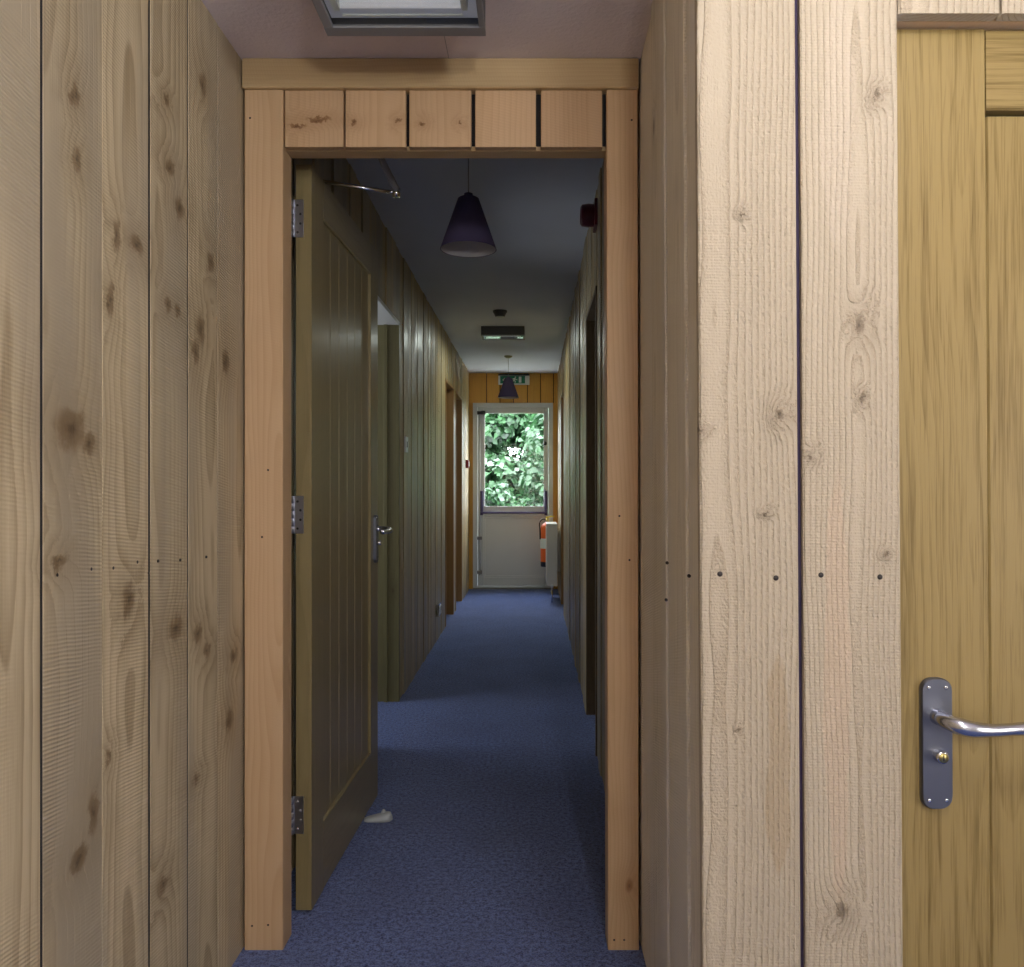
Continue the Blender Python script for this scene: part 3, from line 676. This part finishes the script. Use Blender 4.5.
# smoke detector
t = thing('smoke_detector', 'round smoke detector on the corridor ceiling just before the far ceiling light', 'smoke detector', (-.248, 5.84, CZ))
b = MB(); b.lathe([(.052, 0), (.052, -.010), (.049, -.014), (.044, -.018)], (0, 0, 0)); b.build('base', 'darkgrey', t)
b = MB(); b.lathe([(.046, -.017), (.040, -.030), (.034, -.042), (.030, -.044)], (0, 0, 0)); b.build('chamber', 'darkgrey', t)
b = MB(); b.lathe([(.030, -.043), (.026, -.049), (.00001, -.051)], (0, 0, 0)); b.build('cap', 'signwhite', t)
# sounder
t = thing('alarm_sounder', 'dark red fire alarm sounder high on the right corridor wall', 'alarm', (RX - .001, 3.37, 2.305))
b = MB(); b.box(-.012, 0, -.055, .055, -.055, .055, ch=.006); b.build('back_box', 'maroon', t)
b = MB(); b.lathe([(.046, -.012), (.048, -.035), (.044, -.062), (.036, -.068), (.034, -.060), (.00001, -.056)], (0, 0, 0), 'x', 32); b.build('sounder_cone', 'maroon', t)
# exit sign
sx0, sx1 = X(498.5), X(529.5)
t = thing('exit_sign', 'green and white running-man exit sign on the end wall behind the far lamp', 'sign', ((sx0 + sx1) / 2, BY - .05, 2.31))
sw = (sx1 - sx0) / 2
b = MB(); b.box(-sw, sw, 0, .045, -.0, .10, 'x', ch=.006); b.build('housing', 'signwhite', t)
b = MB(); b.box(-sw, sw, -.003, .046, .1005, .118, 'x', ch=.003); b.build('top_cover', 'blackp', t)
b = MB(); b.box(-sw + .022, sw - .05, -.003, .0, .012, .096, 'x', ch=0); b.build('sign_panel', 'green', t)
b = MB()
def poly(pts, y=-.0045): b.prism(pts, y, y + .0012)
poly([(.055, .02), (.085, .02), (.085, .088), (.055, .088)])                       # doorway
poly([(-.13, .05), (-.10, .078), (-.10, .062), (-.06, .062), (-.06, .038), (-.10, .038), (-.10, .022)])   # arrow
b.lathe([(.00001, -.0048), (.008, -.0046), (.008, -.0035)], (.018, 0, .082), 'y', 14)
poly([(-.002, .072), (.014, .074), (.026, .058), (.040, .056), (.040, .049), (.022, .050), (.018, .058), (.010, .046), (.022, .034), (.016, .018), (.008, .018), (.012, .032), (-.002, .040), (-.006, .030), (-.026, .030), (-.026, .036), (-.010, .037), (-.004, .062), (-.014, .056), (-.016, .046), (-.022, .046), (-.020, .060)])
b.build('pictogram', 'signwhite', t)
# light switch, socket, call point
t = thing('light_switch', 'white light switch on the left corridor wall past the first doorway', 'switch', (LX + .001, 4.52, 1.40))
b = MB(); b.box(0, .010, -.043, .043, -.043, .043, ch=.004); b.build('plate', 'white', t)
b = MB(); b.box(.010, .016, -.010, .010, -.016, .016, ch=.002); b.build('rocker', 'white', t)
t = thing('power_socket', 'steel-edged double power socket low on the left corridor wall', 'socket', (LX + .001, 6.03, .237))
b = MB(); b.box(0, .018, -.074, .074, -.045, .045, ch=.004); b.build('plate', 'chrome', t)
for dy in (-.036, .036):
    b = MB(); b.box(.018, .021, dy - .028, dy + .028, -.036, .03, ch=.002)
    for a, z in ((0, .012), (-.011, -.008), (.011, -.008)): b.box(.0212, .0218, dy + a - .003, dy + a + .003, z - .004, z + .004, mi=1, ch=0)
    b.build('outlet', ['white', 'blackp'], t)
t = thing('call_point', 'small red fire alarm call point on the left wall near the glazed door', 'call point', (LX + .001, 8.56, 1.40))
b = MB(); b.box(0, .030, -.043, .043, -.043, .043, ch=.006); b.build('body', 'red', t)
b = MB(); b.box(.030, .033, -.026, .026, -.026, .026, ch=.002); b.build('glass_window', 'signwhite', t)

# ---------------------------------------------------------------- radiator and extinguisher
t = thing('radiator', 'cream panel radiator on the right wall beside the glazed door', 'radiator', (RX, 8.02, 0))
b = MB(); b.box(-.135, -.115, 0, .46, .16, .77, ch=.006); b.box(-.055, -.035, 0, .46, .16, .77, ch=.006)
for i in range(11): b.box(-.141, -.134, .02 + i * .04, .04 + i * .04, .19, .74, ch=.003)
b.build('panel', 'cream', t)
b = MB(); b.box(-.140, -.030, -.008, .0, .165, .775, ch=.003); b.build('end_casing', 'cream', t)
b = MB(); b.box(-.140, -.030, -.008, .468, .772, .785, 'y', ch=.005); b.build('top_grille', 'cream', t)
b = MB(); b.tube([(-.085, -.012, .0), (-.085, -.012, .15)], .0085, steps=1); b.build('pipe', 'chrome', t)
b = MB(); b.lathe([(.00001, -.04), (.016, -.038), (.018, -.018), (.012, -.008), (.012, .0)], (-.085, .0, .165), 'y', 16); b.build('valve', 'white', t)
for yy in (.08, .38):
    b = MB(); b.box(-.036, 0, yy, yy + .03, .3, .7); b.build('bracket', 'cream', t)
t = thing('fire_extinguisher', 'orange-red fire extinguisher with a white label hung behind the radiator', 'fire extinguisher', (.148, 8.78, .283))
b = MB(); b.lathe([(.00001, .001), (.070, 0), (.076, .004), (.077, .055)], (0, 0, 0)); b.build('foot', 'blackp', t)
b = MB(); b.lathe([(.077, .055), (.077, .415), (.070, .445), (.050, .468), (.028, .478), (.022, .49)], (0, 0, 0), seg=40); cy = b.build('cylinder', 'extred', t)
b = MB(); b.lathe([(.0776, .20), (.0778, .201), (.0778, .309), (.0776, .31)], (0, 0, 0), seg=40); b.build('label_band', 'signwhite', cy)
b = MB(); b.lathe([(.018, .485), (.020, .50), (.016, .53), (.0001, .532)], (0, 0, 0)); b.build('valve_head', 'brass', t)
b = MB(); b.prism([(-.02, .525), (.05, .545), (.075, .540), (.075, .552), (.045, .560), (-.02, .545)], -.008, .008); b.build('carry_handle', 'yellow', t)
b = MB(); b.tube([(-.015, 0, .51), (-.05, 0, .52), (-.085, 0, .48), (-.083, -.02, .40), (-.08, -.02, .30)], .008); b.build('hose', 'blackp', t)
b = MB(); b.box(.076, .116, -.02, .02, .32, .40, ch=.003); b.build('wall_bracket', 'blackp', t)

# ---------------------------------------------------------------- outside
b = MB(); b.box(-14, 14, 9.32, 40, -.30, -.20, 'y', ch=0); struct(b.build('ground', 'grass'), 'green grass outside the glazed door', 'ground')
b = MB(); b.box(-2.5, 2.5, 9.24, 10.4, -.20, -.06, 'x', ch=0); struct(b.build('bounce_step', 'bounce_paving'), 'unseen pale concrete step added outside the glazed door to bounce daylight inside', 'step')  # added out of view to bounce daylight onto the corridor ceiling
def shrub(name, loc, rx, ry, h, n, mat, label, seed, leaf=.10, z0=.1):
    rr = random.Random(seed); t = thing(name, label, 'shrub', loc, 0)
    b = MB(); tips = []
    for k in range(9):
        a = rr.uniform(0, 2 * PI); q = rr.uniform(.4, .85); p = (math.cos(a) * rx * q, math.sin(a) * ry * q, h * rr.uniform(.5, .92)); tips.append(p)
        b.tube([(0, 0, 0), (p[0] * .25, p[1] * .25, p[2] * .4), (p[0] * .7, p[1] * .7, p[2] * .75), p], [.05, .035, .02, .008], seg=7, steps=4)
    b.build('branches', 'bark', t)
    b = MB(); cl = []
    for k in range(130):
        a = rr.uniform(0, 2 * PI); u = rr.uniform(-.95, 1); q = math.sqrt(1 - u * u) * rr.uniform(.25, 1)
        cl.append((math.cos(a) * rx * q, math.sin(a) * ry * q, z0 + (h - z0) * (u * .5 + .5), rr.uniform(.16, .34) * h / 2.6, rr.uniform(-.28, .28)))
    for i in range(n):
        c = cl[rr.randrange(len(cl))]
        d = Vector((rr.gauss(0, 1), rr.gauss(0, 1), rr.gauss(0, 1))).normalized() * c[3] * rr.uniform(.6, 1.05)
        p = Vector(c[:3]) + d
        nrm = (d.normalized() + Vector((rr.uniform(-.5, .5), rr.uniform(-.5, .5), .5))).normalized()
        a = nrm.cross(Vector((rr.uniform(-1, 1), rr.uniform(-1, 1), rr.uniform(-1, 1)))).normalized(); e = nrm.cross(a)
        L = leaf * rr.uniform(.6, 1.2); Wd = L * .33
        vs = [p - a * L * .5, p - a * L * .1 + e * Wd + nrm * .006, p + a * L * .5 - nrm * .012, p - a * L * .1 - e * Wd + nrm * .006, p + a * L * .05]
        n0 = len(b.v)
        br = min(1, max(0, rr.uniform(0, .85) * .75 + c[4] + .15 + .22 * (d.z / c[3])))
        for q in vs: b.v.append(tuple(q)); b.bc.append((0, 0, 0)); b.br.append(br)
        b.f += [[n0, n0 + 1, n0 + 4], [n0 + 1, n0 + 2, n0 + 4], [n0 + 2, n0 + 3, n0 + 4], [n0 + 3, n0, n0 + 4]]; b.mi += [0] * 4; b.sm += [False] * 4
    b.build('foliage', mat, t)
shrub('leafy_shrub', (-.45, 14.0, -.2), 2.0, .7, 3.6, 42000, 'leafdark', 'tall dark green shrub outside the glazed door', 3, .15, .3)
shrub('flowering_shrub', (.55, 12.2, -.2), .75, .5, 2.65, 6500, 'leafpale', 'pale silvery-leaved shrub at the right outside the glazed door', 5, .13, .2)
shrub('low_shrub', (-.75, 11.1, -.2), .8, .4, 1.35, 5000, 'leafpale', 'low pale green shrub at the foot of the glazed door window', 9, .10, .0)
